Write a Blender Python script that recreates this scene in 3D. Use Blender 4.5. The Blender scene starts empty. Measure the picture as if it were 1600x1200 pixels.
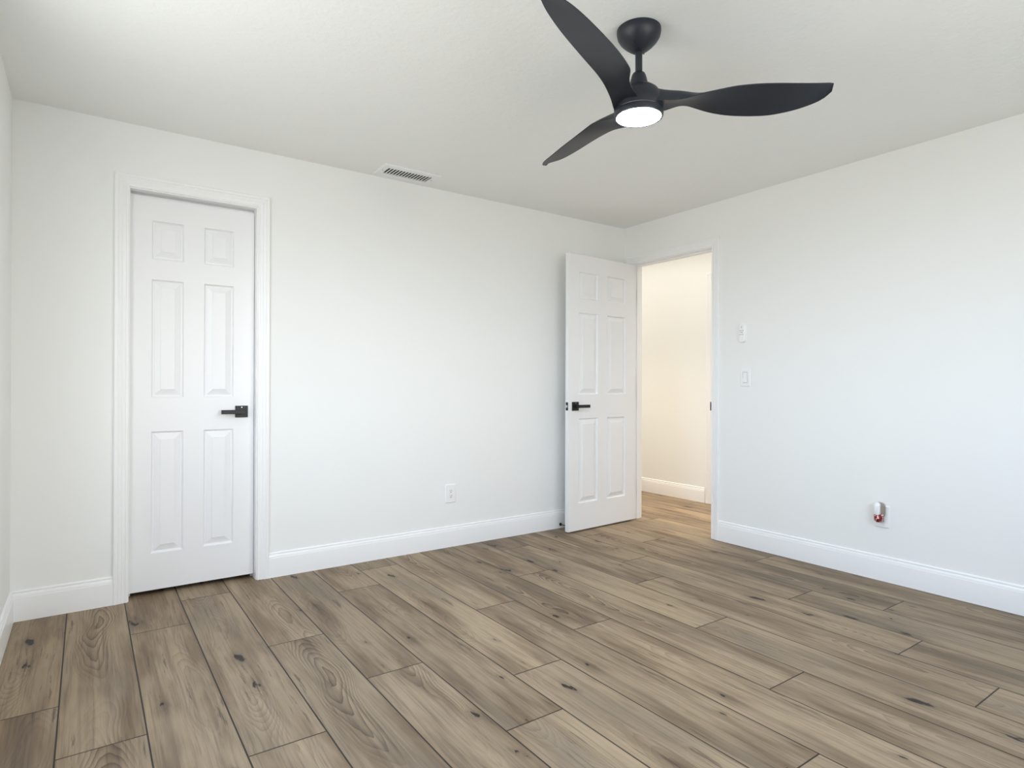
import bpy, bmesh, math, random
from mathutils import Vector, Matrix

S = bpy.context.scene
COL = S.collection
D = bpy.data
random.seed(7)

# ------------------------------------------------------------------ room dimensions (metres)
# right wall face x=0, back wall face y=0, floor z=0; the room spreads to -x and -y
RW, RD, RH = 4.012, 4.12, 2.44
WT = 0.105                                   # partition thickness
HALL = 1.085                                 # face of the hall's far wall
WIN = (-2.60, -1.10, 0.88, 2.12)             # window in the left wall: y0, y1, z0, z1
FILL_WIN = (-2.95, -1.25, 0.88, 2.12)            # window added for fill light in the front wall behind the viewpoint: x0, x1, z0, z1

# ------------------------------------------------------------------ camera
cam = D.cameras.new('camera')
cam.sensor_fit = 'HORIZONTAL'; cam.sensor_width = 36.0
cam.lens = 36.0 * 944.06 / 1600.0
cam.clip_start = 0.02
camo = D.objects.new('camera', cam); COL.objects.link(camo)
yaw, pitch, roll = 0.9572, 0.0027, 0.0028
F = Vector((math.cos(yaw) * math.cos(pitch), math.sin(yaw) * math.cos(pitch), math.sin(pitch)))
R0 = Vector((math.sin(yaw), -math.cos(yaw), 0)); U0 = R0.cross(F)
R = R0 * math.cos(roll) + U0 * math.sin(roll); U = -R0 * math.sin(roll) + U0 * math.cos(roll)
m = Matrix((R, U, -F)).transposed().to_4x4(); m.translation = Vector((-3.7242, -3.6445, 1.1074))
camo.matrix_world = m
S.camera = camo

# ------------------------------------------------------------------ sky, window portal, hall lamp, exposure
w = D.worlds.new('sky'); S.world = w; w.use_nodes = True
nt = w.node_tree; nt.nodes.clear()
wo = nt.nodes.new('ShaderNodeOutputWorld'); bg = nt.nodes.new('ShaderNodeBackground')
tc = nt.nodes.new('ShaderNodeTexCoord'); sx = nt.nodes.new('ShaderNodeSeparateXYZ')
def ramp(stops):
    r = nt.nodes.new('ShaderNodeValToRGB'); e = r.color_ramp.elements
    e[0].position, e[0].color = stops[0][0], (*stops[0][1], 1); e[1].position, e[1].color = stops[-1][0], (*stops[-1][1], 1)
    for p, c in stops[1:-1]:
        n = e.new(p); n.color = (*c, 1)
    return r
mr = nt.nodes.new('ShaderNodeMapRange'); mr.inputs[1].default_value = -1; mr.inputs[2].default_value = 1
side = nt.nodes.new('ShaderNodeMapRange'); side.inputs[1].default_value = -0.75; side.inputs[2].default_value = -0.15
GROUND = (0.51, 0.515, 0.50)
blue = ramp([(0.0, GROUND), (0.46, GROUND), (0.52, (0.70, 0.84, 1.0)), (1.0, (0.34, 0.58, 1.0))])
pale = ramp([(0.0, GROUND), (0.46, GROUND), (0.52, (0.97, 0.97, 0.95)), (1.0, (0.52, 0.72, 1.0))])
mixs = nt.nodes.new('ShaderNodeMix'); mixs.data_type = 'RGBA'
nt.links.new(tc.outputs['Generated'], sx.inputs[0]); nt.links.new(sx.outputs[2], mr.inputs[0]); nt.links.new(sx.outputs[0], side.inputs[0])
nt.links.new(mr.outputs[0], blue.inputs[0]); nt.links.new(mr.outputs[0], pale.inputs[0])
nt.links.new(side.outputs[0], mixs.inputs[0]); nt.links.new(blue.outputs[0], mixs.inputs[6]); nt.links.new(pale.outputs[0], mixs.inputs[7])
nt.links.new(mixs.outputs[2], bg.inputs[0])
bg.inputs[1].default_value = 5.0
nt.links.new(bg.outputs[0], wo.inputs[0])

pl = D.lights.new('window_portal', 'AREA'); pl.shape = 'RECTANGLE'
pl.size = WIN[1] - WIN[0]; pl.size_y = WIN[3] - WIN[2]; pl.cycles.is_portal = True
plo = D.objects.new('window_portal', pl); COL.objects.link(plo)
plo.location = (-RW - 0.02, (WIN[0] + WIN[1]) / 2, (WIN[2] + WIN[3]) / 2)
plo.rotation_euler = (math.radians(90), 0, math.radians(-90))
p2 = D.lights.new('fill_window_portal', 'AREA'); p2.shape = 'RECTANGLE'  # portal of the added fill window
p2.size = FILL_WIN[1] - FILL_WIN[0]; p2.size_y = FILL_WIN[3] - FILL_WIN[2]; p2.cycles.is_portal = True
p2o = D.objects.new('fill_window_portal', p2); COL.objects.link(p2o)
p2o.location = ((FILL_WIN[0] + FILL_WIN[1]) / 2, -RD - 0.02, (FILL_WIN[2] + FILL_WIN[3]) / 2)
p2o.rotation_euler = (math.radians(90), 0, 0)

for lx, ls_, lsy, le, spr, lc in ((0.58, 0.7, 3.4, 4.6, 180, (1.0, 0.95, 0.88)), (0.42, 0.25, 3.2, 9.0, 70, (1.0, 0.86, 0.70))):
    hl = D.lights.new('hall_lamp', 'AREA'); hl.shape = 'RECTANGLE'; hl.size = ls_; hl.size_y = lsy; hl.energy = le
    hl.spread = math.radians(spr); hl.color = lc
    hlo = D.objects.new('hall_lamp', hl); COL.objects.link(hlo); hlo.location = (lx, -0.3, 2.43)

LAMP = 110.0                                  # fan lamp emission
S.view_settings.view_transform = 'Standard'; S.view_settings.look = 'None'
S.view_settings.gamma = 1.0; S.view_settings.use_curve_mapping = False
S.view_settings.exposure = 1.05
S.cycles.max_bounces = 16; S.cycles.diffuse_bounces = 12; S.cycles.glossy_bounces = 6
S.cycles.transparent_max_bounces = 8; S.cycles.sample_clamp_indirect = 6.0
S.cycles.caustics_reflective = False; S.cycles.caustics_refractive = False

# ------------------------------------------------------------------ materials
def mat(name, col, rough=0.5, metal=0.0, spec=0.5, bump=None, emit=None, coat=0.0):
    m = D.materials.new(name); m.use_nodes = True
    t = m.node_tree; b = t.nodes['Principled BSDF']
    b.inputs['Base Color'].default_value = (*col, 1); b.inputs['Roughness'].default_value = rough
    b.inputs['Metallic'].default_value = metal; b.inputs['Specular IOR Level'].default_value = spec
    b.inputs['Coat Weight'].default_value = coat
    if emit:
        b.inputs['Emission Color'].default_value = (*emit[0], 1); b.inputs['Emission Strength'].default_value = emit[1]
    if bump:
        scale, strength, dist = bump
        tcn = t.nodes.new('ShaderNodeTexCoord'); n = t.nodes.new('ShaderNodeTexNoise')
        n.inputs['Scale'].default_value = scale; n.inputs['Detail'].default_value = 3; n.inputs['Roughness'].default_value = 0.55
        bp = t.nodes.new('ShaderNodeBump'); bp.inputs['Strength'].default_value = strength; bp.inputs['Distance'].default_value = dist
        t.links.new(tcn.outputs['Object'], n.inputs['Vector']); t.links.new(n.outputs[0], bp.inputs['Height'])
        t.links.new(bp.outputs[0], b.inputs['Normal'])
    return m

M = dict(
    wall=mat('wall_paint', (0.852, 0.857, 0.842), 0.75, bump=(90, 0.12, 0.002), spec=0.3),
    ceiling=mat('ceiling_paint', (0.855, 0.866, 0.852), 0.85, bump=(42, 0.5, 0.004), spec=0.2),
    trim=mat('trim_paint', (0.88, 0.88, 0.88), 0.30, bump=(60, 0.03, 0.001)),
    door=mat('door_paint', (0.84, 0.84, 0.845), 0.36, bump=(120, 0.05, 0.001)),
    black=mat('matte_black_metal', (0.012, 0.012, 0.013), 0.42, 0.2, bump=(400, 0.02, 0.0005)),
    fan=mat('fan_black', (0.011, 0.0145, 0.023), 0.45, bump=(300, 0.03, 0.0005)),
    plastic=mat('white_plastic', (0.87, 0.87, 0.87), 0.28, bump=(200, 0.01, 0.0005)),
    slot=mat('dark_slot', (0.02, 0.02, 0.02), 0.7, bump=(200, 0.02, 0.0005)),
    grey=mat('grey_print', (0.33, 0.33, 0.34), 0.6, bump=(200, 0.02, 0.0005)),
    lens=mat('lamp_lens', (0.9, 0.9, 0.9), 0.4, emit=((0.94, 0.97, 1.0), LAMP), bump=(200, 0.01, 0.0005)),
    steel=mat('latch_steel', (0.75, 0.74, 0.72), 0.25, 1.0, bump=(200, 0.02, 0.0005)),
    rubber=mat('black_rubber', (0.015, 0.015, 0.015), 0.7, bump=(200, 0.02, 0.0005)),
    vent=mat('vent_enamel', (0.84, 0.85, 0.86), 0.35, bump=(200, 0.02, 0.0005)),
    amber=mat('amber_plastic', (0.42, 0.33, 0.24), 0.35, bump=(200, 0.02, 0.0005)),
    side_shade=mat('shaded_white_plastic', (0.30, 0.265, 0.215), 0.4, bump=(200, 0.02, 0.0005)),  # shade on the air freshener's side put into the colour
    frame=mat('window_vinyl', (0.86, 0.86, 0.86), 0.35, bump=(120, 0.02, 0.0005)),
)

def label_material():                        # red label with white blotches
    m = D.materials.new('red_label'); m.use_nodes = True; t = m.node_tree; b = t.nodes['Principled BSDF']
    tcn = t.nodes.new('ShaderNodeTexCoord'); n = t.nodes.new('ShaderNodeTexNoise'); n.inputs['Scale'].default_value = 85
    n.inputs['Detail'].default_value = 1
    r = t.nodes.new('ShaderNodeValToRGB'); r.color_ramp.interpolation = 'LINEAR'
    r.color_ramp.elements[0].position = 0.30; r.color_ramp.elements[0].color = (0.10, 0.004, 0.006, 1)
    r.color_ramp.elements[1].position = 0.62; r.color_ramp.elements[1].color = (0.85, 0.75, 0.74, 1)
    e = r.color_ramp.elements.new(0.54); e.color = (0.34, 0.008, 0.010, 1)
    t.links.new(tcn.outputs['Object'], n.inputs['Vector']); t.links.new(n.outputs[0], r.inputs[0])
    t.links.new(r.outputs[0], b.inputs['Base Color']); b.inputs['Roughness'].default_value = 0.3
    return m
M['label'] = label_material()

def glass_material():
    m = D.materials.new('window_glass'); m.use_nodes = True; t = m.node_tree; t.nodes.clear()
    o = t.nodes.new('ShaderNodeOutputMaterial'); mx = t.nodes.new('ShaderNodeMixShader')
    a = t.nodes.new('ShaderNodeBsdfTransparent'); g = t.nodes.new('ShaderNodeBsdfGlossy'); g.inputs['Roughness'].default_value = 0.02
    mx.inputs[0].default_value = 0.06
    t.links.new(a.outputs[0], mx.inputs[1]); t.links.new(g.outputs[0], mx.inputs[2]); t.links.new(mx.outputs[0], o.inputs[0])
    return m
M['glass'] = glass_material()

PW, PL = 0.2355, 1.582                       # plank width and length
def floor_material():
    m = D.materials.new('oak_planks'); m.use_nodes = True; t = m.node_tree; b = t.nodes['Principled BSDF']
    L = t.links.new
    def val(x, sock):
        if isinstance(x, (int, float)): sock.default_value = x
        else: L(x, sock)
    def ma(op, a, b_=0.0, c=0.0):
        n = t.nodes.new('ShaderNodeMath'); n.operation = op
        val(a, n.inputs[0]); val(b_, n.inputs[1]); val(c, n.inputs[2]); return n.outputs[0]
    def vec(x, y, z):
        n = t.nodes.new('ShaderNodeCombineXYZ'); val(x, n.inputs[0]); val(y, n.inputs[1]); val(z, n.inputs[2]); return n.outputs[0]
    def noise(v, detail=2.0, rough=0.5):
        n = t.nodes.new('ShaderNodeTexNoise'); n.inputs['Scale'].default_value = 1.0
        n.inputs['Detail'].default_value = detail; n.inputs['Roughness'].default_value = rough
        L(v, n.inputs['Vector']); return n.outputs[0]
    def smooth(x, lo, hi):
        n = t.nodes.new('ShaderNodeMapRange'); n.interpolation_type = 'SMOOTHSTEP'
        val(x, n.inputs[0]); n.inputs[1].default_value = lo; n.inputs[2].default_value = hi; return n.outputs[0]
    def mix(f, a, b_):
        n = t.nodes.new('ShaderNodeMix'); n.data_type = 'RGBA'
        val(f, n.inputs[0])
        for s, x in ((n.inputs[6], a), (n.inputs[7], b_)):
            if isinstance(x, tuple): s.default_value = (*x, 1)
            else: L(x, s)
        return n.outputs[2]
    uvn = t.nodes.new('ShaderNodeUVMap'); uvn.uv_map = 'UVMap'
    sp = t.nodes.new('ShaderNodeSeparateXYZ'); L(uvn.outputs[0], sp.inputs[0])
    u, v = sp.outputs[0], sp.outputs[1]
    def attr(name):
        a = t.nodes.new('ShaderNodeAttribute'); a.attribute_name = name; return a.outputs['Fac']
    pr, rn, flip, fig = attr('pattern'), attr('shade'), attr('centre'), attr('figure')
    pz = ma('MULTIPLY', pr, 7.31)
    # knots: scattered, stretched along the plank
    vo = t.nodes.new('ShaderNodeTexVoronoi'); vo.voronoi_dimensions = '2D'; vo.inputs['Scale'].default_value = 1.0
    wob = ma('MULTIPLY', ma('SUBTRACT', noise(vec(ma('MULTIPLY', u, 45), ma('MULTIPLY', v, 16), pz), 3), 0.5), 0.42)
    L(vec(ma('ADD', ma('MULTIPLY_ADD', u, 7.5, ma('MULTIPLY', pr, 17.3)), wob), ma('ADD', ma('MULTIPLY', v, 3.3), wob), 0.0), vo.inputs['Vector'])
    sc = t.nodes.new('ShaderNodeSeparateColor'); L(vo.outputs['Color'], sc.inputs[0])
    act = ma('GREATER_THAN', sc.outputs[0], 0.68)
    size = ma('MULTIPLY_ADD', ma('POWER', sc.outputs[1], 2.0), 0.13, 0.035)
    rel = ma('DIVIDE', vo.outputs['Distance'], size)
    core = ma('MULTIPLY', act, ma('SUBTRACT', 1.0, smooth(rel, 0.55, 1.0)))
    halo = ma('MULTIPLY', act, ma('POWER', 2.718, ma('MULTIPLY', ma('POWER', rel, 2.0), -0.16)))
    # growth rings: a log cut slightly off its axis
    n1 = noise(vec(ma('MULTIPLY', u, 3.0), ma('MULTIPLY', v, 1.15), pz), 1.5)
    n2 = noise(vec(ma('MULTIPLY', u, 0.5), ma('MULTIPLY', v, 1.5), ma('ADD', pz, 3.0)), 1)
    x = ma('ADD', ma('SUBTRACT', u, flip), ma('MULTIPLY', ma('SUBTRACT', n2, 0.5), 0.20))
    d = ma('MULTIPLY', noise(vec(0.0, ma('MULTIPLY', v, 1.4), ma('ADD', pz, 9.0)), 1), 0.15)
    r = ma('SQRT', ma('ADD', ma('MULTIPLY', x, x), ma('MULTIPLY', d, d)))
    n3 = noise(vec(ma('MULTIPLY', u, 26), ma('MULTIPLY', v, 4.5), pz), 3)
    h = ma('ADD', ma('MULTIPLY', r, 150.0), ma('ADD', ma('MULTIPLY', n1, 5.0), ma('ADD', ma('MULTIPLY', halo, 2.6), ma('MULTIPLY', n3, 1.5))))
    ring = ma('POWER', ma('FRACT', h), 2.2)
    ringm = ma('MULTIPLY', ring, ma('SUBTRACT', 1.0, smooth(ma('ABSOLUTE', x), 0.025, 0.10)))
    mask = smooth(noise(vec(ma('MULTIPLY', u, 3.5), ma('MULTIPLY', v, 1.4), ma('ADD', pz, 5.0)), 1), 0.36, 0.56)
    ringm = ma('MULTIPLY', ma('MULTIPLY', ringm, fig), ma('MULTIPLY_ADD', mask, 0.85, 0.15))
    # tone drift, streaks, pores
    blot = smooth(noise(vec(ma('MULTIPLY', u, 11), ma('MULTIPLY', v, 1.5), ma('ADD', pz, 1.7)), 3, 0.6), 0.36, 0.68)
    grey = smooth(noise(vec(ma('MULTIPLY', u, 5), ma('MULTIPLY', v, 1.1), ma('ADD', pz, 11.0)), 2), 0.48, 0.75)
    streak = noise(vec(ma('MULTIPLY', ma('ADD', u, ma('MULTIPLY', n1, 0.04)), 95), ma('MULTIPLY', v, 2.0), pz), 5, 0.68)
    pore = noise(vec(ma('MULTIPLY', u, 420), ma('MULTIPLY', v, 11), pz), 2)
    dash = ma('MULTIPLY', smooth(noise(vec(ma('MULTIPLY', ma('ADD', u, ma('MULTIPLY', n1, 0.06)), 52), ma('MULTIPLY', v, 3.4), ma('ADD', pz, 2.2)), 4, 0.65), 0.58, 0.69),
              smooth(noise(vec(ma('MULTIPLY', u, 6), ma('MULTIPLY', v, 2), ma('ADD', pz, 4.4)), 1), 0.45, 0.6))
    c = mix(blot, FLOOR['light'], FLOOR['mid'])
    c = mix(ma('MULTIPLY', grey, 0.55), c, FLOOR['grey'])
    c = mix(ma('MULTIPLY', smooth(streak, 0.44, 0.74), 0.50), c, FLOOR['dark'])
    c = mix(ma('MULTIPLY', dash, 0.75), c, FLOOR['dark'])
    c = mix(ma('MULTIPLY', ringm, 1.0), c, FLOOR['dark'])
    c = mix(ma('MULTIPLY', halo, 0.40), c, FLOOR['dark'])
    c = mix(ma('MULTIPLY', core, 0.92), c, FLOOR['knot'])
    c = mix(ma('MULTIPLY', smooth(pore, 0.5, 0.8), 0.16), c, FLOOR['dark'])
    hs = t.nodes.new('ShaderNodeHueSaturation'); hs.inputs['Saturation'].default_value = 1.0
    L(c, hs.inputs['Color']); L(ma('MULTIPLY_ADD', rn, 0.22, 0.89), hs.inputs['Value'])
    c = hs.outputs[0]
    eu = ma('MINIMUM', u, ma('SUBTRACT', PW, u)); ev = ma('MINIMUM', v, ma('SUBTRACT', PL, v))
    edge = ma('MINIMUM', eu, ev)
    seam = ma('SUBTRACT', 1.0, smooth(edge, 0.0015, 0.0034))
    c = mix(ma('MULTIPLY', seam, 0.93), c, (0.010, 0.007, 0.006))
    L(c, b.inputs['Base Color'])
    val(ma('ADD', 0.44, ma('ADD', ma('MULTIPLY', streak, 0.12), ma('MULTIPLY', ringm, 0.08))), b.inputs['Roughness'])
    b.inputs['Specular IOR Level'].default_value = 0.22
    bp = t.nodes.new('ShaderNodeBump'); bp.inputs['Strength'].default_value = 0.35; bp.inputs['Distance'].default_value = 0.001
    L(ma('SUBTRACT', ma('MULTIPLY', ma('ADD', ringm, ma('MULTIPLY', pore, 0.5)), -0.25), ma('ADD', seam, ma('MULTIPLY', core, 0.4))), bp.inputs['Height'])
    L(bp.outputs[0], b.inputs['Normal'])
    return m
FLOOR = dict(light=(0.335, 0.253, 0.164), mid=(0.180, 0.125, 0.076), grey=(0.168, 0.140, 0.106),
             dark=(0.072, 0.047, 0.033), knot=(0.014, 0.010, 0.008))
M['floor'] = floor_material()

# ------------------------------------------------------------------ mesh helpers
def box(bm, x0, x1, y0, y1, z0, z1):
    vs = [bm.verts.new(p) for p in ((x0, y0, z0), (x1, y0, z0), (x1, y1, z0), (x0, y1, z0), (x0, y0, z1), (x1, y0, z1), (x1, y1, z1), (x0, y1, z1))]
    for f in ((3, 2, 1, 0), (4, 5, 6, 7), (0, 1, 5, 4), (1, 2, 6, 5), (2, 3, 7, 6), (3, 0, 4, 7)):
        bm.faces.new([vs[i] for i in f])
    return vs
def obj(name, bm, material, parent=None, smooth=False, bevel=0.0, seg=2, angle=35):
    bmesh.ops.recalc_face_normals(bm, faces=bm.faces)
    me = D.meshes.new(name); bm.to_mesh(me); bm.free(); me.materials.append(material)
    if smooth:
        for p in me.polygons: p.use_smooth = True
        me.set_sharp_from_angle(angle=math.radians(angle))
    o = D.objects.new(name, me); COL.objects.link(o)
    if parent: o.parent = parent
    if bevel:
        b = o.modifiers.new('bevel', 'BEVEL'); b.width = bevel; b.segments = seg; b.limit_method = 'ANGLE'; b.angle_limit = math.radians(40)
        b.harden_normals = True
        for p in me.polygons: p.use_smooth = True
    return o
def boxobj(name, dims, material, parent=None, bevel=0.0):
    bm = bmesh.new(); box(bm, *dims); return obj(name, bm, material, parent, bevel=bevel)
def tag(o, label=None, cat=None, group=None, kind=None):
    if label: o['label'] = label
    if cat: o['category'] = cat
    if group: o['group'] = group
    if kind: o['kind'] = kind
    return o
def structure(o, label, cat): return tag(o, label, cat, kind='structure')
def thing(name, label, cat, loc=(0, 0, 0), rot=(0, 0, 0), group=None):
    o = D.objects.new(name, None); o.empty_display_size = 0.1; COL.objects.link(o)
    o.location = loc; o.rotation_euler = rot
    return tag(o, label, cat, group)
def lathe(bm, prof, n=48, axis='Z', c=(0, 0, 0)):
    """prof: (radius, height) from one end to the other, closed at both ends when radius is 0"""
    def P(r, h, a):
        x, y = r * math.cos(a), r * math.sin(a)
        p = {'Z': (x, y, h), 'X': (h, x, y), 'Y': (x, h, y)}[axis]
        return (p[0] + c[0], p[1] + c[1], p[2] + c[2])
    rings = []
    for r, h in prof:
        rings.append([bm.verts.new(P(0, h, 0))] if r < 1e-6 else [bm.verts.new(P(r, h, 2 * math.pi * k / n)) for k in range(n)])
    for a, b in zip(rings, rings[1:]):
        for k in range(n):
            k2 = (k + 1) % n
            if len(a) == 1 and len(b) == 1: continue
            if len(a) == 1: bm.faces.new((a[0], b[k], b[k2]))
            elif len(b) == 1: bm.faces.new((a[k], a[k2], b[0]))
            else: bm.faces.new((a[k], a[k2], b[k2], b[k]))
    return rings
def prism(bm, pts, f, h0, h1):
    """extrude the 2-D outline pts from h0 to h1; f(a, b, h) gives the 3-D point"""
    a = [bm.verts.new(f(x, y, h0)) for x, y in pts]; b = [bm.verts.new(f(x, y, h1)) for x, y in pts]
    n = len(pts)
    for i in range(n): bm.faces.new((a[i], a[(i + 1) % n], b[(i + 1) % n], b[i]))
    bm.faces.new(a[::-1]); bm.faces.new(b)
def rrect(w, h, r, n=6):
    out = []
    for cx, cy, a0 in ((w / 2 - r, h / 2 - r, 0), (-w / 2 + r, h / 2 - r, 90), (-w / 2 + r, -h / 2 + r, 180), (w / 2 - r, -h / 2 + r, 270)):
        for k in range(n + 1):
            a = math.radians(a0 + 90 * k / n); out.append((cx + r * math.cos(a), cy + r * math.sin(a)))
    return out

# ------------------------------------------------------------------ floor: every plank its own face in one mesh
def build_floor():
    x0, x1, y0, y1 = -RW - 0.12, HALL + 0.11, -RD - 0.11, 1.56
    joints = {0: -1.048, 1: -1.414, 2: -.486, 3: -.139, 4: -.96, 5: -1.463, 6: -.468, 7: -.177, 8: -1.106, 9: -1.563, 10: -.798,
              11: -1.868, 12: -1.276, 13: -.938, 14: -1.903, 15: -2.257, 16: -1.40}
    # print on the plank before and after the measured joint
    pats = {0: (3, 4), 1: (2, 2), 2: (5, 1), 3: (6, 3), 4: (7, 2), 5: (0, 8), 6: (4, 1), 7: (3, 0), 8: (2, 1), 9: (8, 1), 10: (5, 2),
            11: (6, 3), 12: (1, 7), 13: (4, 3), 14: (2, 6), 15: (8, 5), 16: (0, 7)}
    bm = bmesh.new(); uvl = bm.loops.layers.uv.new('UVMap')
    rows = []
    for i in range(-2, 24):
        rx0 = -3.7975 + PW * (i - 1); rx1 = rx0 + PW
        j = joints.get(i, -random.uniform(0, PL))
        k = math.ceil((y1 - j) / PL)
        while True:
            top = j + k * PL; bot = top - PL
            if top < y0: break
            if bot < y1:
                pa = pats.get(i, (random.randint(0, 8),) * 2)
                pat = pa[0] if k == 1 else pa[1] if k == 0 else random.randint(0, 8)
                rows.append((rx0, rx1, bot, top, pat, random.random()))
            k -= 1
    data = []
    for rx0, rx1, bot, top, pat, rnd in rows:
        a, b = max(rx0, x0), min(rx1, x1); c, d = max(bot, y0), min(top, y1)
        if b - a < 1e-4 or d - c < 1e-4: continue
        vs = [bm.verts.new(p) for p in ((a, c, 0), (b, c, 0), (b, d, 0), (a, d, 0))]
        f = bm.faces.new(vs)
        for l in f.loops:
            l[uvl].uv = (l.vert.co.x - rx0, top - l.vert.co.y)
        data.append((pat, rnd, 0.5 * PW + (((pat * 37) % 10) / 10 - 0.45) * 0.10, (0.25, 0.30, 0.80, 0.35, 0.75, 0.40, 0.2, 0.55, 0.85)[pat]))
    n = len(data)
    # body under the planks
    vs = [bm.verts.new(p) for p in ((x0, y0, -0.06), (x1, y0, -0.06), (x1, y1, -0.06), (x0, y1, -0.06), (x0, y0, 0), (x1, y0, 0), (x1, y1, 0), (x0, y1, 0))]
    for f in ((3, 2, 1, 0), (0, 1, 5, 4), (1, 2, 6, 5), (2, 3, 7, 6), (3, 0, 4, 7)):
        bm.faces.new([vs[i] for i in f])
    me = D.meshes.new('floor'); bm.to_mesh(me); bm.free(); me.materials.append(M['floor'])
    for name, idx in (('pattern', 0), ('shade', 1), ('centre', 2), ('figure', 3)):
        at = me.attributes.new(name, 'FLOAT', 'FACE')
        for i in range(len(me.polygons)):
            at.data[i].value = float(data[i][idx]) if i < n else 0.5
    o = D.objects.new('floor', me); COL.objects.link(o)
    return structure(o, 'floor of wide brown-grey oak look planks with dark seams', 'floor')
build_floor()

# ------------------------------------------------------------------ walls and ceiling
CD = dict(x0=-3.545, x1=-2.934, top=2.112)   # closet opening in the back wall
BD = dict(y0=-0.881, y1=-0.108, top=2.115)   # bedroom doorway in the right wall
JT = 0.012                                   # jamb thickness, let into the wall
bm = bmesh.new(); box(bm, -RW - 0.12, HALL + 0.11, -RD - 0.11, 1.56, RH, RH + 0.1)
structure(obj('ceiling', bm, M['ceiling']), 'white textured ceiling above the room', 'ceiling')
bm = bmesh.new()
box(bm, -RW, CD['x0'] - JT, 0, WT, 0, RH); box(bm, CD['x1'] + JT, 0, 0, WT, 0, RH); box(bm, CD['x0'] - JT, CD['x1'] + JT, 0, WT, CD['top'] + JT, RH)
structure(obj('wall_back', bm, M['wall']), 'off-white back wall holding the narrow closet door', 'wall')
bm = bmesh.new()
box(bm, 0, WT, BD['y1'] + JT, 1.45, 0, RH); box(bm, 0, WT, -RD, BD['y0'] - JT, 0, RH); box(bm, 0, WT, BD['y0'] - JT, BD['y1'] + JT, BD['top'] + JT, RH)
structure(obj('wall_right', bm, M['wall']), 'white right wall with the open doorway and light switch', 'wall')
bm = bmesh.new()
box(bm, -RW - 0.12, -RW, WIN[1], 0.9, 0, RH); box(bm, -RW - 0.12, -RW, -RD, WIN[0], 0, RH)
box(bm, -RW - 0.12, -RW, WIN[0], WIN[1], 0, WIN[2]); box(bm, -RW - 0.12, -RW, WIN[0], WIN[1], WIN[3], RH)
structure(obj('wall_left', bm, M['wall']), 'white left wall seen as a thin strip at the picture edge', 'wall')
bm = bmesh.new()
box(bm, -RW - 0.12, FILL_WIN[0], -RD - 0.11, -RD, 0, RH); box(bm, FILL_WIN[1], HALL + 0.11, -RD - 0.11, -RD, 0, RH)
box(bm, FILL_WIN[0], FILL_WIN[1], -RD - 0.11, -RD, 0, FILL_WIN[2]); box(bm, FILL_WIN[0], FILL_WIN[1], -RD - 0.11, -RD, FILL_WIN[3], RH)
structure(obj('wall_front', bm, M['wall']), 'white front wall behind the viewpoint', 'wall')
bm = bmesh.new(); box(bm, HALL, HALL + 0.11, -RD, 1.45, 0, RH)
structure(obj('wall_hall', bm, M['wall']), 'cream hall wall seen through the open doorway', 'wall')
bm = bmesh.new(); box(bm, -2.2, HALL + 0.11, 1.45, 1.56, 0, RH)
structure(obj('wall_hall_end', bm, M['wall']), 'wall closing the far end of the hall', 'wall')
bm = bmesh.new(); box(bm, -RW, -2.3, 0.75, 0.85, 0, RH); box(bm, -2.4, -2.3, WT, 0.75, 0, RH)
structure(obj('wall_closet', bm, M['wall']), 'inner walls of the closet behind the closed door', 'wall')

# windows (outside the picture, they light the room; the front one is added as fill)
def window(name, label, a0, a1, z0, z1, f):
    """frame with a middle post and two panes; f(a, b, c) maps along-wall, depth, height to a point"""
    fw = 0.045; mid = (a0 + a1) / 2
    bm = bmesh.new()
    def bx(bm, a, b, c, d, t):
        p, q = f(a, -t, c), f(b, t, d)
        box(bm, min(p[0], q[0]), max(p[0], q[0]), min(p[1], q[1]), max(p[1], q[1]), c, d)
    for a, b, c, d in ((a0, a1, z0, z0 + fw), (a0, a1, z1 - fw, z1), (a0, a0 + fw, z0 + fw, z1 - fw), (a1 - fw, a1, z0 + fw, z1 - fw), (mid - 0.02, mid + 0.02, z0 + fw, z1 - fw)):
        bx(bm, a, b, c, d, 0.025)
    wf = structure(obj(name, bm, M['frame']), label, 'window')
    for a, b in ((a0 + fw, mid - 0.02), (mid + 0.02, a1 - fw)):
        bm = bmesh.new(); bx(bm, a, b, z0 + fw, z1 - fw, 0.002); obj('pane', bm, M['glass'], wf)
window('window_1', 'white framed window in the left wall', *WIN, lambda a, t, z: (-RW - 0.085 + t, a, z))
window('fill_window_2', 'added white framed window in the front wall for fill light', *FILL_WIN, lambda a, t, z: (a, -RD - 0.080 + t, z))

# ------------------------------------------------------------------ baseboards
BB = [(0, 0), (0.0150, 0), (0.0150, 0.108), (0.0146, 0.1105), (0.0128, 0.1115), (0.0128, 0.1135), (0.0122, 0.119), (0.0108, 0.124), (0.0090, 0.1275),
      (0.0060, 0.1285), (0.0060, 0.1305), (0.0078, 0.1320), (0.0078, 0.1370), (0.0062, 0.1400), (0.0035, 0.1420), (0, 0.1420)]
def baseboard(name, label, wall, a, b):
    f = {'back': lambda t, z, s: (s, -t, z), 'right': lambda t, z, s: (-t, s, z), 'left': lambda t, z, s: (-RW + t, s, z),
         'front': lambda t, z, s: (s, -RD + t, z), 'hall': lambda t, z, s: (HALL - t, s, z), 'hall_near': lambda t, z, s: (WT + t, s, z)}[wall]
    bm = bmesh.new(); prism(bm, BB, f, a, b)
    structure(obj(name, bm, M['trim'], smooth=True, angle=28), label, 'baseboard')
CW = 0.0625                                  # casing width
baseboard('baseboard_back', 'white moulded baseboard along the back wall right of the closet', 'back', CD['x1'] + 0.005 + CW, 0)
baseboard('baseboard_back_left', 'short white baseboard between left wall and closet door', 'back', -RW, CD['x0'] - 0.005 - CW)
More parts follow.
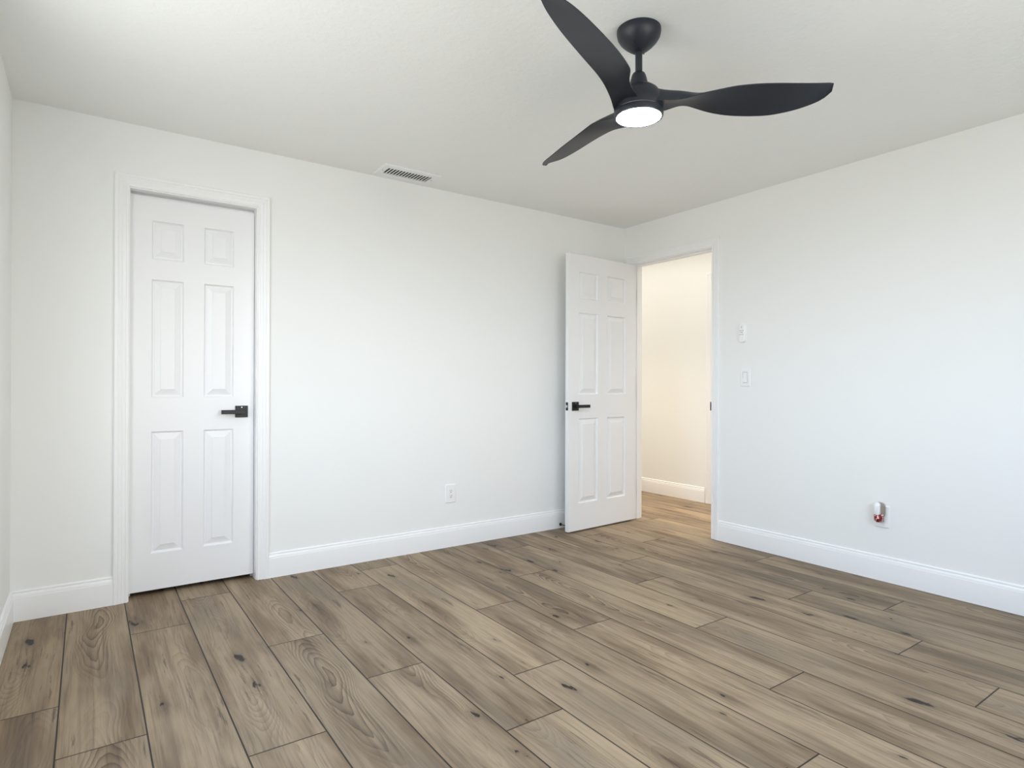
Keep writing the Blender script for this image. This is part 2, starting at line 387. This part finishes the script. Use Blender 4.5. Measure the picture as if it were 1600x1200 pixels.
baseboard('baseboard_right', 'white moulded baseboard along the right wall under the outlet', 'right', -RD, BD['y0'] - 0.005 - CW)
baseboard('baseboard_left', 'white baseboard along the left wall at the picture edge', 'left', -RD, 0)
baseboard('baseboard_front', 'white baseboard along the front wall', 'front', -RW, 0)
baseboard('baseboard_hall', 'white baseboard on the hall wall beyond the doorway', 'hall', -0.006, 1.45)

# ------------------------------------------------------------------ door casings and jambs
CAS = [(0, 0), (0, 0.0085), (0.0025, 0.0105), (0.0100, 0.0105), (0.0125, 0.0085), (0.0150, 0.0095), (0.0260, 0.0125), (0.0290, 0.0108), (0.0320, 0.0125),
       (0.0420, 0.0155), (0.0450, 0.0138), (0.0480, 0.0165), (0.0590, 0.0170), (0.0625, 0.0145), (0.0625, 0)]
def casing(bm, a0, a1, top, f):
    """mitred three-sided casing round the opening a0..a1; f(a, t, z) -> point"""
    cols = []
    for w_, t_ in CAS:
        cols.append([bm.verts.new(f(*p)) for p in ((a0 - w_, t_, 0), (a0 - w_, t_, top + w_), (a1 + w_, t_, top + w_), (a1 + w_, t_, 0))])
    for c, d in zip(cols, cols[1:]):
        for k in range(3): bm.faces.new((c[k], c[k + 1], d[k + 1], d[k]))
    c, d = cols[-1], cols[0]
    for k in range(3): bm.faces.new((c[k], c[k + 1], d[k + 1], d[k]))
    bm.faces.new([c[0] for c in cols]); bm.faces.new([c[3] for c in cols])
rv = 0.005
bm = bmesh.new(); casing(bm, CD['x0'] - rv, CD['x1'] + rv, CD['top'] + rv, lambda a, t, z: (a, -t, z))
t1 = structure(obj('trim_1', bm, M['trim'], smooth=True, angle=20), 'white moulded casing round the closet door', 'door casing')
def jamb_back(bm):
    box(bm, CD['x0'] - JT, CD['x0'], -0.0005, WT, 0, CD['top'] + JT); box(bm, CD['x1'], CD['x1'] + JT, -0.0005, WT, 0, CD['top'] + JT)
    box(bm, CD['x0'], CD['x1'], -0.0005, WT, CD['top'], CD['top'] + JT)
    for a, b, c, d in ((CD['x0'], CD['x0'] + 0.011, 0, CD['top']), (CD['x1'] - 0.011, CD['x1'], 0, CD['top']), (CD['x0'] + 0.011, CD['x1'] - 0.011, CD['top'] - 0.011, CD['top'])):
        box(bm, a, b, 0.0925, WT, c, d)      # stop behind the leaf
bm = bmesh.new(); jamb_back(bm); obj('jamb', bm, M['trim'], t1)
bm = bmesh.new(); casing(bm, BD['y0'] - rv, BD['y1'] + rv, BD['top'] + rv, lambda a, t, z: (-t, a, z))
t2 = structure(obj('trim_2', bm, M['trim'], smooth=True, angle=20), 'white casing round the open bedroom doorway', 'door casing')
bm = bmesh.new()
box(bm, -0.0005, WT, BD['y0'] - JT, BD['y0'], 0, BD['top'] + JT); box(bm, -0.0005, WT, BD['y1'], BD['y1'] + JT, 0, BD['top'] + JT)
box(bm, -0.0005, WT, BD['y0'], BD['y1'], BD['top'], BD['top'] + JT)
for a, b, c, d in ((BD['y0'], BD['y0'] + 0.011, 0, BD['top']), (BD['y1'] - 0.011, BD['y1'], 0, BD['top']), (BD['y0'] + 0.011, BD['y1'] - 0.011, BD['top'] - 0.011, BD['top'])):
    box(bm, 0.037, 0.072, a, b, c, d)
obj('jamb', bm, M['trim'], t2)
bm = bmesh.new(); box(bm, -0.010, 0.030, BD['y0'], BD['y0'] + 0.003, 0.930, 0.992)
tag(obj('strike_plate', bm, M['black'], t2), 'black strike plate')
bm = bmesh.new(); casing(bm, -0.80, -0.086, 2.115, lambda a, t, z: (HALL - t, a, z))
t3 = structure(obj('trim_3', bm, M['trim'], smooth=True, angle=20), 'white door casing on the hall wall at the doorway edge', 'door casing')
boxobj('jamb', (HALL - 0.003, HALL - 0.0003, -0.80, -0.086, 0, 2.115), M['trim'], t3)

# ------------------------------------------------------------------ six-panel doors
PZ = [(1.772, 1.974), (1.040, 1.6635), (0.216, 0.859)]
def six_panel(W, H, T, z0, pxs):
    """leaf 0..W by z0..H, front face at y=0 looking to -y, back at y=T"""
    bm = bmesh.new()
    xs = [0, pxs[0][0], pxs[0][1], pxs[1][0], pxs[1][1], W]
    zs = sorted([z0, H] + [v for p in PZ for v in p])
    prof = [(0, 0), (0.0028, 0.0080), (0.0080, 0.0135), (0.0120, 0.0132), (0.0160, 0.0105), (0.0415, 0.0026), (0.0424, 0.0004)]
    for side in (0, 1):
        Y = (lambda d: d) if side == 0 else (lambda d: T - d)
        for i in range(5):
            for k in range(len(zs) - 1):
                a, b, c, d = xs[i], xs[i + 1], zs[k], zs[k + 1]
                if i in (1, 3) and k in (1, 3, 5):
                    loops = []
                    for ins, dep in prof:
                        loops.append([bm.verts.new((x, Y(dep), z)) for x, z in ((a + ins, c + ins), (b - ins, c + ins), (b - ins, d - ins), (a + ins, d - ins))])
                    for p, q in zip(loops, loops[1:]):
                        for n in range(4): bm.faces.new((p[n], p[(n + 1) % 4], q[(n + 1) % 4], q[n]))
                    bm.faces.new(loops[-1])
                else:
                    bm.faces.new([bm.verts.new((x, Y(0), z)) for x, z in ((a, c), (b, c), (b, d), (a, d))])
    for a, b in (((0, z0), (W, z0)), ((W, z0), (W, H)), ((W, H), (0, H)), ((0, H), (0, z0))):
        # edge strips follow the grid so that the vertices weld
        pts = [a] + ([(x, a[1]) for x in (xs if a[0] < b[0] else xs[::-1])] if a[1] == b[1] else [(a[0], z) for z in (zs if a[1] < b[1] else zs[::-1])]) + [b]
        for p, q in zip(pts, pts[1:]):
            if p == q: continue
            bm.faces.new([bm.verts.new(v) for v in ((p[0], 0, p[1]), (q[0], 0, q[1]), (q[0], T, q[1]), (p[0], T, p[1]))])
    bmesh.ops.remove_doubles(bm, verts=bm.verts, dist=1e-5)
    return bm
def handle(parent, x, z, d, y=0.0, s=-1, label='black square lever handle'):
    """square rosette at x,z on the face y, lever running towards d, standing off towards s*y"""
    bm = bmesh.new(); box(bm, x - 0.033, x + 0.033, min(y, y + s * 0.009), max(y, y + s * 0.009), z - 0.033, z + 0.033)
    r = obj('handle', bm, M['black'], parent, bevel=0.0015); r['label'] = label
    bm = bmesh.new(); lathe(bm, [(0, y + s * 0.009), (0.011, y + s * 0.009), (0.011, y + s * 0.05), (0, y + s * 0.05)], 24, 'Y', (x, 0, z))
    obj('neck', bm, M['black'], r, smooth=True)
    a, b = sorted((x - d * 0.012, x + d * 0.112))
    bm = bmesh.new(); box(bm, a, b, min(y + s * 0.041, y + s * 0.053), max(y + s * 0.041, y + s * 0.053), z - 0.0115, z + 0.0115)
    obj('lever', bm, M['black'], r, bevel=0.0015)
    bm = bmesh.new(); lathe(bm, [(0, y + s * 0.0088), (0.0028, y + s * 0.0088), (0.0028, y + s * 0.0098), (0, y + s * 0.0098)], 12, 'Y', (x, 0, z + 0.024))
    obj('screw', bm, M['steel'], r)
# closet door, shut
W1 = CD['x1'] - CD['x0'] - 0.005
d1 = structure(obj('door_1', six_panel(W1, 2.096, 0.035, 0.024, ((0.098, 0.248), (0.347, 0.498))), M['door']), 'narrow white six-panel closet door, closed, in the back wall', 'door')
d1.location = (CD['x0'] + 0.0025, 0.055, 0)
handle(d1, W1 - 0.066, 0.956, -1)
bm = bmesh.new(); box(bm, W1, W1 + 0.001, 0.006, 0.029, 0.925, 0.985); tag(obj('latch', bm, M['black'], d1), 'black latch plate')
for z in (1.86, 1.10, 0.27):
    bm = bmesh.new(); lathe(bm, [(0, z - 0.04), (0.005, z - 0.04), (0.005, z + 0.04), (0, z + 0.04)], 12, 'Z', (0.004, 0.040, 0)); tag(obj('hinge', bm, M['black'], d1), 'black hinge')
# bedroom door, open against the back wall; local x runs from the hinge... to the free edge at x=0
W2 = 0.7615
d2 = structure(obj('door_2', six_panel(W2, 2.104, 0.035, 0.012, ((0.106, 0.315), (0.422, 0.641))), M['door']), 'wide white six-panel door standing open near the room corner', 'door')
ang = math.atan2(0.047, 0.760)
d2.location = (-0.778, -0.197, 0); d2.rotation_euler = (0, 0, ang)
handle(d2, 0.066, 0.953, 1); handle(d2, 0.066, 0.953, 1, 0.035, 1)
bm = bmesh.new(); box(bm, -0.0012, 0.0, 0.006, 0.029, 0.922, 0.984); lp = tag(obj('latch', bm, M['black'], d2), 'black latch plate with steel bolt')
bm = bmesh.new(); prism(bm, [(0.009, -0.001), (0.026, -0.001), (0.026, -0.003), (0.009, -0.013)], lambda a, b, h: (b, a, h), 0.944, 0.962); obj('bolt', bm, M['steel'], lp, bevel=0.0008)
for z in (1.86, 1.06, 0.27):
    bm = bmesh.new(); lathe(bm, [(0, z - 0.045), (0.0055, z - 0.045), (0.0055, z + 0.045), (0, z + 0.045)], 12, 'Z', (W2 + 0.006, 0.040, 0))
    box(bm, W2 + 0.0002, W2 + 0.002, 0.004, 0.038, z - 0.045, z + 0.045)
    tag(obj('hinge', bm, M['black'], d2), 'black hinge')

# ------------------------------------------------------------------ ceiling fan
AX, AY = -2.037, -2.068
fan = thing('ceiling_fan', 'black three-blade ceiling fan with a glowing round lamp', 'ceiling fan', (AX, AY, RH))
def Z(z): return z - RH
bm = bmesh.new()
lathe(bm, [(0, Z(2.44)), (0.081, Z(2.44)), (0.0818, Z(2.430)), (0.0785, Z(2.414)), (0.069, Z(2.398)), (0.0555, Z(2.3835)), (0.041, Z(2.371)), (0.028, Z(2.362)), (0.0205, Z(2.357)), (0.017, Z(2.3555)), (0, Z(2.3555))], 56)
can = obj('canopy', bm, M['fan'], fan, smooth=True)
for a in (20, 200):
    bm = bmesh.new(); r_ = 0.046
    lathe(bm, [(0, Z(2.3715)), (0.0035, Z(2.3720)), (0.0035, Z(2.3800)), (0, Z(2.3800))], 12, 'Z', (r_ * math.cos(math.radians(a)), r_ * math.sin(math.radians(a)), 0))
    obj('screw', bm, M['fan'], can)
bm = bmesh.new(); lathe(bm, [(0, Z(2.362)), (0.0130, Z(2.362)), (0.0130, Z(2.27)), (0, Z(2.27))], 32)
obj('downrod', bm, M['fan'], fan, smooth=True)
bm = bmesh.new(); lathe(bm, [(0, Z(2.281)), (0.015, Z(2.281)), (0.022, Z(2.277)), (0.0265, Z(2.268)), (0.032, Z(2.246)), (0.036, Z(2.228)), (0.036, Z(2.215)), (0, Z(2.215))], 40)
obj('collar', bm, M['fan'], fan, smooth=True)
bm = bmesh.new(); lathe(bm, [(0, Z(2.227)), (0.034, Z(2.230)), (0.052, Z(2.2245)), (0.071, Z(2.210)), (0.084, Z(2.189)), (0.0905, Z(2.166)), (0.0915, Z(2.147)), (0.0905, Z(2.136)), (0, Z(2.136))], 64)
obj('motor_housing', bm, M['fan'], fan, smooth=True)
bm = bmesh.new(); lathe(bm, [(0.0825, Z(2.1355)), (0.0895, Z(2.1355)), (0.0905, Z(2.131)), (0.0905, Z(2.116)), (0.0885, Z(2.112)), (0.0825, Z(2.112)), (0.0825, Z(2.1355))], 64)
obj('lamp_ring', bm, M['fan'], fan, smooth=True)
bm = bmesh.new(); lathe(bm, [(0, Z(2.132)), (0.0818, Z(2.132)), (0.0818, Z(2.1135)), (0.074, Z(2.1105)), (0.045, Z(2.1075)), (0, Z(2.106))], 64)
tag(obj('lamp_lens', bm, M['lens'], fan, smooth=True), 'glowing white round lamp lens')

def interp(tab, r):
    if r <= tab[0][0]: return tab[0][1]
    for (a, va), (b, vb) in zip(tab, tab[1:]):
        if r <= b: return va + (vb - va) * (r - a) / (b - a)
    return tab[-1][1]
# leading edge, trailing edge and crown of the blade: sideways offset and height by radius
LEAD_S = [(0.04, -0.076), (0.07, -0.070), (0.10, -0.058), (0.14, -0.046), (0.20, -0.037), (0.27, -0.0353), (0.34, -0.0376), (0.42, -0.0339), (0.50, -0.0262), (0.58, -0.0144), (0.64, -0.0030), (0.685, 0.0110), (0.70, 0.0190)]
LEAD_Z = [(0.04, 2.139), (0.09, 2.143), (0.15, 2.150), (0.19, 2.162), (0.24, 2.174), (0.27, 2.1782), (0.34, 2.1885), (0.42, 2.1935), (0.50, 2.1941), (0.58, 2.1944), (0.64, 2.1967), (0.70, 2.2049)]
TRAIL_S = [(0.04, 0.030), (0.07, 0.034), (0.10, 0.035), (0.14, 0.034), (0.165, 0.036), (0.20, 0.0666), (0.27, 0.0873), (0.34, 0.1010), (0.42, 0.1087), (0.50, 0.1101), (0.58, 0.1020), (0.64, 0.0880), (0.675, 0.0700), (0.692, 0.0540), (0.70, 0.0360)]
TRAIL_Z = [(0.04, 2.141), (0.09, 2.148), (0.13, 2.160), (0.17, 2.172), (0.20, 2.1748), (0.27, 2.1592), (0.34, 2.1500), (0.42, 2.1461), (0.50, 2.1452), (0.58, 2.1540), (0.64, 2.1650), (0.675, 2.1730), (0.70, 2.1860)]
CROWN = [(0.04, 0.070), (0.07, 0.060), (0.10, 0.053), (0.15, 0.041), (0.20, 0.026), (0.26, 0.015), (0.32, 0.010), (0.40, 0.008), (0.66, 0.006), (0.70, 0.002)]
TILT = (-0.0163, -0.0327)                    # the rotor hangs a little out of level
def smooth_tab(tab, r):
    h = 0.0048 * max(0.05, min(1.0, (0.70 - r) / 0.05))
    return sum(interp(tab, min(0.70, r + k * h)) for k in range(-6, 7)) / 13
def blade(ang):
    bm = bmesh.new(); rings = []
    rs = [0.045 + 0.0125 * k for k in range(52)] + [0.688, 0.693, 0.697, 0.70]
    ca, sa = math.cos(ang), math.sin(ang)
    for r in rs:
        ls, lz, ts, tz = (smooth_tab(t, r) for t in (LEAD_S, LEAD_Z, TRAIL_S, TRAIL_Z))
        cr_ = smooth_tab(CROWN, r)
        pts = []; N = 11; e = 0.0022 if r < 0.68 else 0.0022 - 0.0012 * (r - 0.68) / 0.02
        for k in range(N):                   # underside, leading to trailing edge
            f = k / (N - 1); pts.append((ls + (ts - ls) * f, lz + (tz - lz) * f + cr_ * 0.10 * math.sin(math.pi * f)))
        for k in range(N):                   # upper side, trailing to leading edge, crowned
            f = 1 - k / (N - 1); pts.append((ls + (ts - ls) * f, lz + (tz - lz) * f + 2 * e + cr_ * math.sin(math.pi * f)))
        ring = []
        for q, z in pts:
            x, y = r * ca - q * sa, r * sa + q * ca
            ring.append(bm.verts.new((x, y, Z(z - e + x * TILT[0] + y * TILT[1]))))
        rings.append(ring)
    n = len(rings[0])
    for a, b in zip(rings, rings[1:]):
        for k in range(n): bm.faces.new((a[k], a[(k + 1) % n], b[(k + 1) % n], b[k]))
    bm.faces.new(rings[0]); bm.faces.new(rings[-1])
    return bm
for a in (-41.906, 78.094, 198.094):
    obj('blade', blade(math.radians(a)), M['fan'], fan, smooth=True, angle=42)

# ------------------------------------------------------------------ ceiling vent
vx0, vx1, vy0, vy1 = -2.262, -1.884, -0.246, -0.052
vent = thing('ceiling_vent', 'white rectangular air vent with dark slots in the ceiling', 'air vent', ((vx0 + vx1) / 2, (vy0 + vy1) / 2, RH))
hx, hy = (vx1 - vx0) / 2, (vy1 - vy0) / 2; ix, iy = hx - 0.038, hy - 0.045
bm = bmesh.new(); o_ = [(-hx, -hy), (hx, -hy), (hx, hy), (-hx, hy)]; i_ = [(-ix, -iy), (ix, -iy), (ix, iy), (-ix, iy)]
levels = [(o_, 0.0), ([(x * 0.995, y * 0.99) for x, y in o_], -0.005), ([(x * 0.965, y * 0.93) for x, y in o_], -0.0085), (i_, -0.0085), (i_, -0.001)]
rr = [[bm.verts.new((x, y, z)) for x, y in p] for p, z in levels]
for a, b in zip(rr, rr[1:]):
    for k in range(4): bm.faces.new((a[k], a[(k + 1) % 4], b[(k + 1) % 4], b[k]))
obj('vent_frame', bm, M['vent'], vent)
bm = bmesh.new(); box(bm, -ix, ix, -iy, iy, -0.0012, -0.0004); tag(obj('recess_shade', bm, M['slot'], vent), 'dark plate standing for the shade behind the louvres')  # thin plate painted dark for the shade above the louvres
bm = bmesh.new(); NS = 15
for k in range(NS + 1):
    x = -ix + 2 * ix * k / NS
    prism(bm, [(x - 0.0046, -0.0086), (x - 0.0044, -0.0092), (x + 0.0046, -0.0080), (x + 0.0044, -0.0074)], lambda a, b, h: (a, h, b), -iy, iy)
obj('louvres', bm, M['vent'], vent)
for s in (-1, 1):
    bm = bmesh.new(); lathe(bm, [(0, -0.0083), (0.004, -0.0083), (0.0036, -0.0098), (0, -0.0102)], 14, 'Z', (s * (hx - 0.022), 0, 0)); obj('screw', bm, M['grey'], vent, smooth=True)

# ------------------------------------------------------------------ wall plates. local frame: x along the wall to the right, y out of the wall, z up
def plate(parent, w_, h_, name='cover_plate'):
    bm = bmesh.new()
    lv = [(rrect(w_, h_, 0.004, 3), 0.0), (rrect(w_, h_, 0.004, 3), 0.0035), (rrect(w_ - 0.008, h_ - 0.008, 0.003, 3), 0.0062)]
    rr = [[bm.verts.new((x, y, z)) for x, z in p] for p, y in lv]
    for a, b in zip(rr, rr[1:]):
        for k in range(len(a)): bm.faces.new((a[k], a[(k + 1) % len(a)], b[(k + 1) % len(a)], b[k]))
    bm.faces.new(rr[-1]); bm.faces.new(rr[0])
    return obj(name, bm, M['plastic'], parent)
def front(f): return lambda a, b, h: (a, h, b)
def receptacle(parent):
    bm = bmesh.new(); prism(bm, rrect(0.034, 0.068, 0.002, 2), front(0), 0.0055, 0.0085); rc = obj('receptacle', bm, M['plastic'], parent, bevel=0.0006)
    bm = bmesh.new()
    for zc in (0.0175, -0.0175):
        box(bm, -0.0078, -0.0054, 0.0083, 0.0089, zc - 0.001, zc + 0.008); box(bm, 0.0054, 0.0074, 0.0083, 0.0089, zc, zc + 0.0075)
        lathe(bm, [(0, 0.0083), (0.0032, 0.0083), (0.0032, 0.0089), (0, 0.0089)], 16, 'Y', (0, 0, zc - 0.0075))
    tag(obj('slots', bm, M['slot'], rc), 'dark outlet slots')
    return rc
RX = math.pi                                  # back wall faces -y: turn local +y to -y
o1 = thing('wall_outlet', 'white duplex outlet low on the back wall', 'wall outlet', (-1.674, 0, 0.364), (0, 0, math.pi))
plate(o1, 0.080, 0.126); receptacle(o1)
o2 = thing('wall_outlet', 'white outlet plate on the right wall behind the plug-in air freshener', 'wall outlet', (0, -2.038, 0.366), (0, 0, math.pi / 2))
plate(o2, 0.078, 0.126); receptacle(o2)
# air freshener plugged into the right wall's outlet
fr = thing('air_freshener', 'white plug-in air freshener with a red label in the right wall outlet', 'air freshener', (0, -2.034, 0.40), (0, 0, math.pi / 2))
def shell(name, material, xo, rows):
    bm = bmesh.new(); lv = []
    for y, w_, h_, r_, zc in rows:
        lv.append([bm.verts.new((x + xo, y, z + zc)) for x, z in rrect(w_, h_, r_, 6)])
    for a, b in zip(lv, lv[1:]):
        for k in range(len(a)): bm.faces.new((a[k], a[(k + 1) % len(a)], b[(k + 1) % len(a)], b[k]))
    bm.faces.new(lv[0]); bm.faces.new(lv[-1])
    return obj(name, bm, material, fr, smooth=True, angle=50)
tag(shell('back_shell', M['side_shade'], -0.002, ((0.0092, 0.044, 0.080, 0.018, 0.004), (0.018, 0.050, 0.088, 0.021, 0.004), (0.030, 0.048, 0.086, 0.020, 0.004), (0.036, 0.042, 0.080, 0.018, 0.004))), 'back shell coloured grey-brown for its shaded side')
tag(shell('housing', M['plastic'], 0.006, ((0.0305, 0.032, 0.076, 0.013, 0.009), (0.040, 0.034, 0.078, 0.014, 0.009), (0.050, 0.030, 0.070, 0.013, 0.008), (0.055, 0.022, 0.058, 0.010, 0.007))), 'white front housing')
bm = bmesh.new(); lathe(bm, [(0, -0.062), (0.016, -0.062), (0.019, -0.058), (0.019, -0.034), (0.010, -0.030), (0, -0.030)], 24, 'Z', (0, 0.034, 0)); tag(obj('refill', bm, M['amber'], fr, smooth=True), 'amber refill bottle')
bm = bmesh.new()
for k in range(13):
    a = math.pi * (-0.12 + 1.24 * k / 12)
    for z in (-0.056, -0.018): bm.verts.new((0.0245 * math.cos(a), 0.034 + 0.0245 * math.sin(a), z + 0.004 * math.sin(3 * a)))
bm.verts.ensure_lookup_table()
for k in range(12): bm.faces.new([bm.verts[i] for i in (2 * k, 2 * k + 2, 2 * k + 3, 2 * k + 1)])
lb = obj('label', bm, M['label'], fr, smooth=True); lb['label'] = 'red and white wrap-around label'
sm = lb.modifiers.new('solid', 'SOLIDIFY'); sm.thickness = 0.0012

# light switch
sw = thing('light_switch', 'white rocker light switch below the remote on the right wall', 'light switch', (0, -1.160, 1.168), (0, 0, math.pi / 2))
plate(sw, 0.076, 0.122)
bm = bmesh.new(); prism(bm, [(-0.0345, 0.0055), (0.0345, 0.0055), (0.0345, 0.0075), (0, 0.0085), (-0.0345, 0.0115)], lambda a, b, h: (h, b, a), -0.0165, 0.0165)
obj('rocker', bm, M['plastic'], sw, bevel=0.0008)
bm = bmesh.new()
for a, b, c, d in ((-0.0185, 0.0185, -0.037, -0.0348), (-0.0185, 0.0185, 0.0348, 0.037), (-0.0185, -0.0168, -0.0348, 0.0348), (0.0168, 0.0185, -0.0348, 0.0348)):
    box(bm, a, b, 0.0060, 0.0066, c, d)
tag(obj('rocker_gap', bm, M['grey'], sw), 'grey gap round the rocker')
# remote control
rm = thing('fan_remote', 'white pill-shaped remote on the right wall above the light switch', 'remote control', (0, -1.143, 1.478), (0, 0, math.pi / 2))
def pill(bm, w_, h_, ys):
    lv = [[bm.verts.new((x, y, z)) for x, z in rrect(w_ - 2 * i, h_ - 2 * i, (w_ - 2 * i) / 2 - 1e-4, 8)] for y, i in ys]
    for a, b in zip(lv, lv[1:]):
        for k in range(len(a)): bm.faces.new((a[k], a[(k + 1) % len(a)], b[(k + 1) % len(a)], b[k]))
    bm.faces.new(lv[0]); bm.faces.new(lv[-1])
bm = bmesh.new(); pill(bm, 0.045, 0.138, ((0, 0.0), (0.010, 0.0), (0.012, 0.001))); obj('holder', bm, M['plastic'], rm, smooth=True)
bm = bmesh.new(); pill(bm, 0.041, 0.136, ((0.012, 0.001), (0.0125, 0.0), (0.020, 0.0), (0.023, 0.003))); bd = obj('remote_body', bm, M['plastic'], rm, smooth=True)
def button(x, z, w_, h_):
    bm = bmesh.new(); prism(bm, [(x + p, z + q) for p, q in rrect(w_, h_, min(w_, h_) * 0.45, 4)], front(0), 0.0226, 0.0240)
    b_ = obj('button', bm, M['grey'], bd); b_['label'] = 'small grey button'
for z in (0.043, 0.035): button(0, z, 0.008, 0.003)
for x in (-0.011, 0, 0.011): button(x, 0.014, 0.005, 0.006)
button(0, 0.001, 0.018, 0.004)
for x in (-0.011, 0.0, 0.011): button(x, -0.013, 0.007, 0.005)

# ------------------------------------------------------------------ door stop on the back wall's baseboard
ds = thing('door_stop', 'small black door stop on the back baseboard behind the open door', 'door stop', (-0.704, -0.015, 0.030))
bm = bmesh.new(); lathe(bm, [(0, 0), (0.012, 0), (0.012, -0.004), (0.007, -0.012), (0, -0.012)], 20, 'Y'); obj('base', bm, M['black'], ds, smooth=True)
bm = bmesh.new(); lathe(bm, [(0, -0.012), (0.0035, -0.012), (0.0035, -0.085), (0, -0.085)], 14, 'Y'); obj('rod', bm, M['black'], ds, smooth=True)
bm = bmesh.new(); lathe(bm, [(0, -0.085), (0.008, -0.085), (0.0085, -0.100), (0.006, -0.105), (0, -0.105)], 18, 'Y'); obj('tip', bm, M['rubber'], ds, smooth=True)
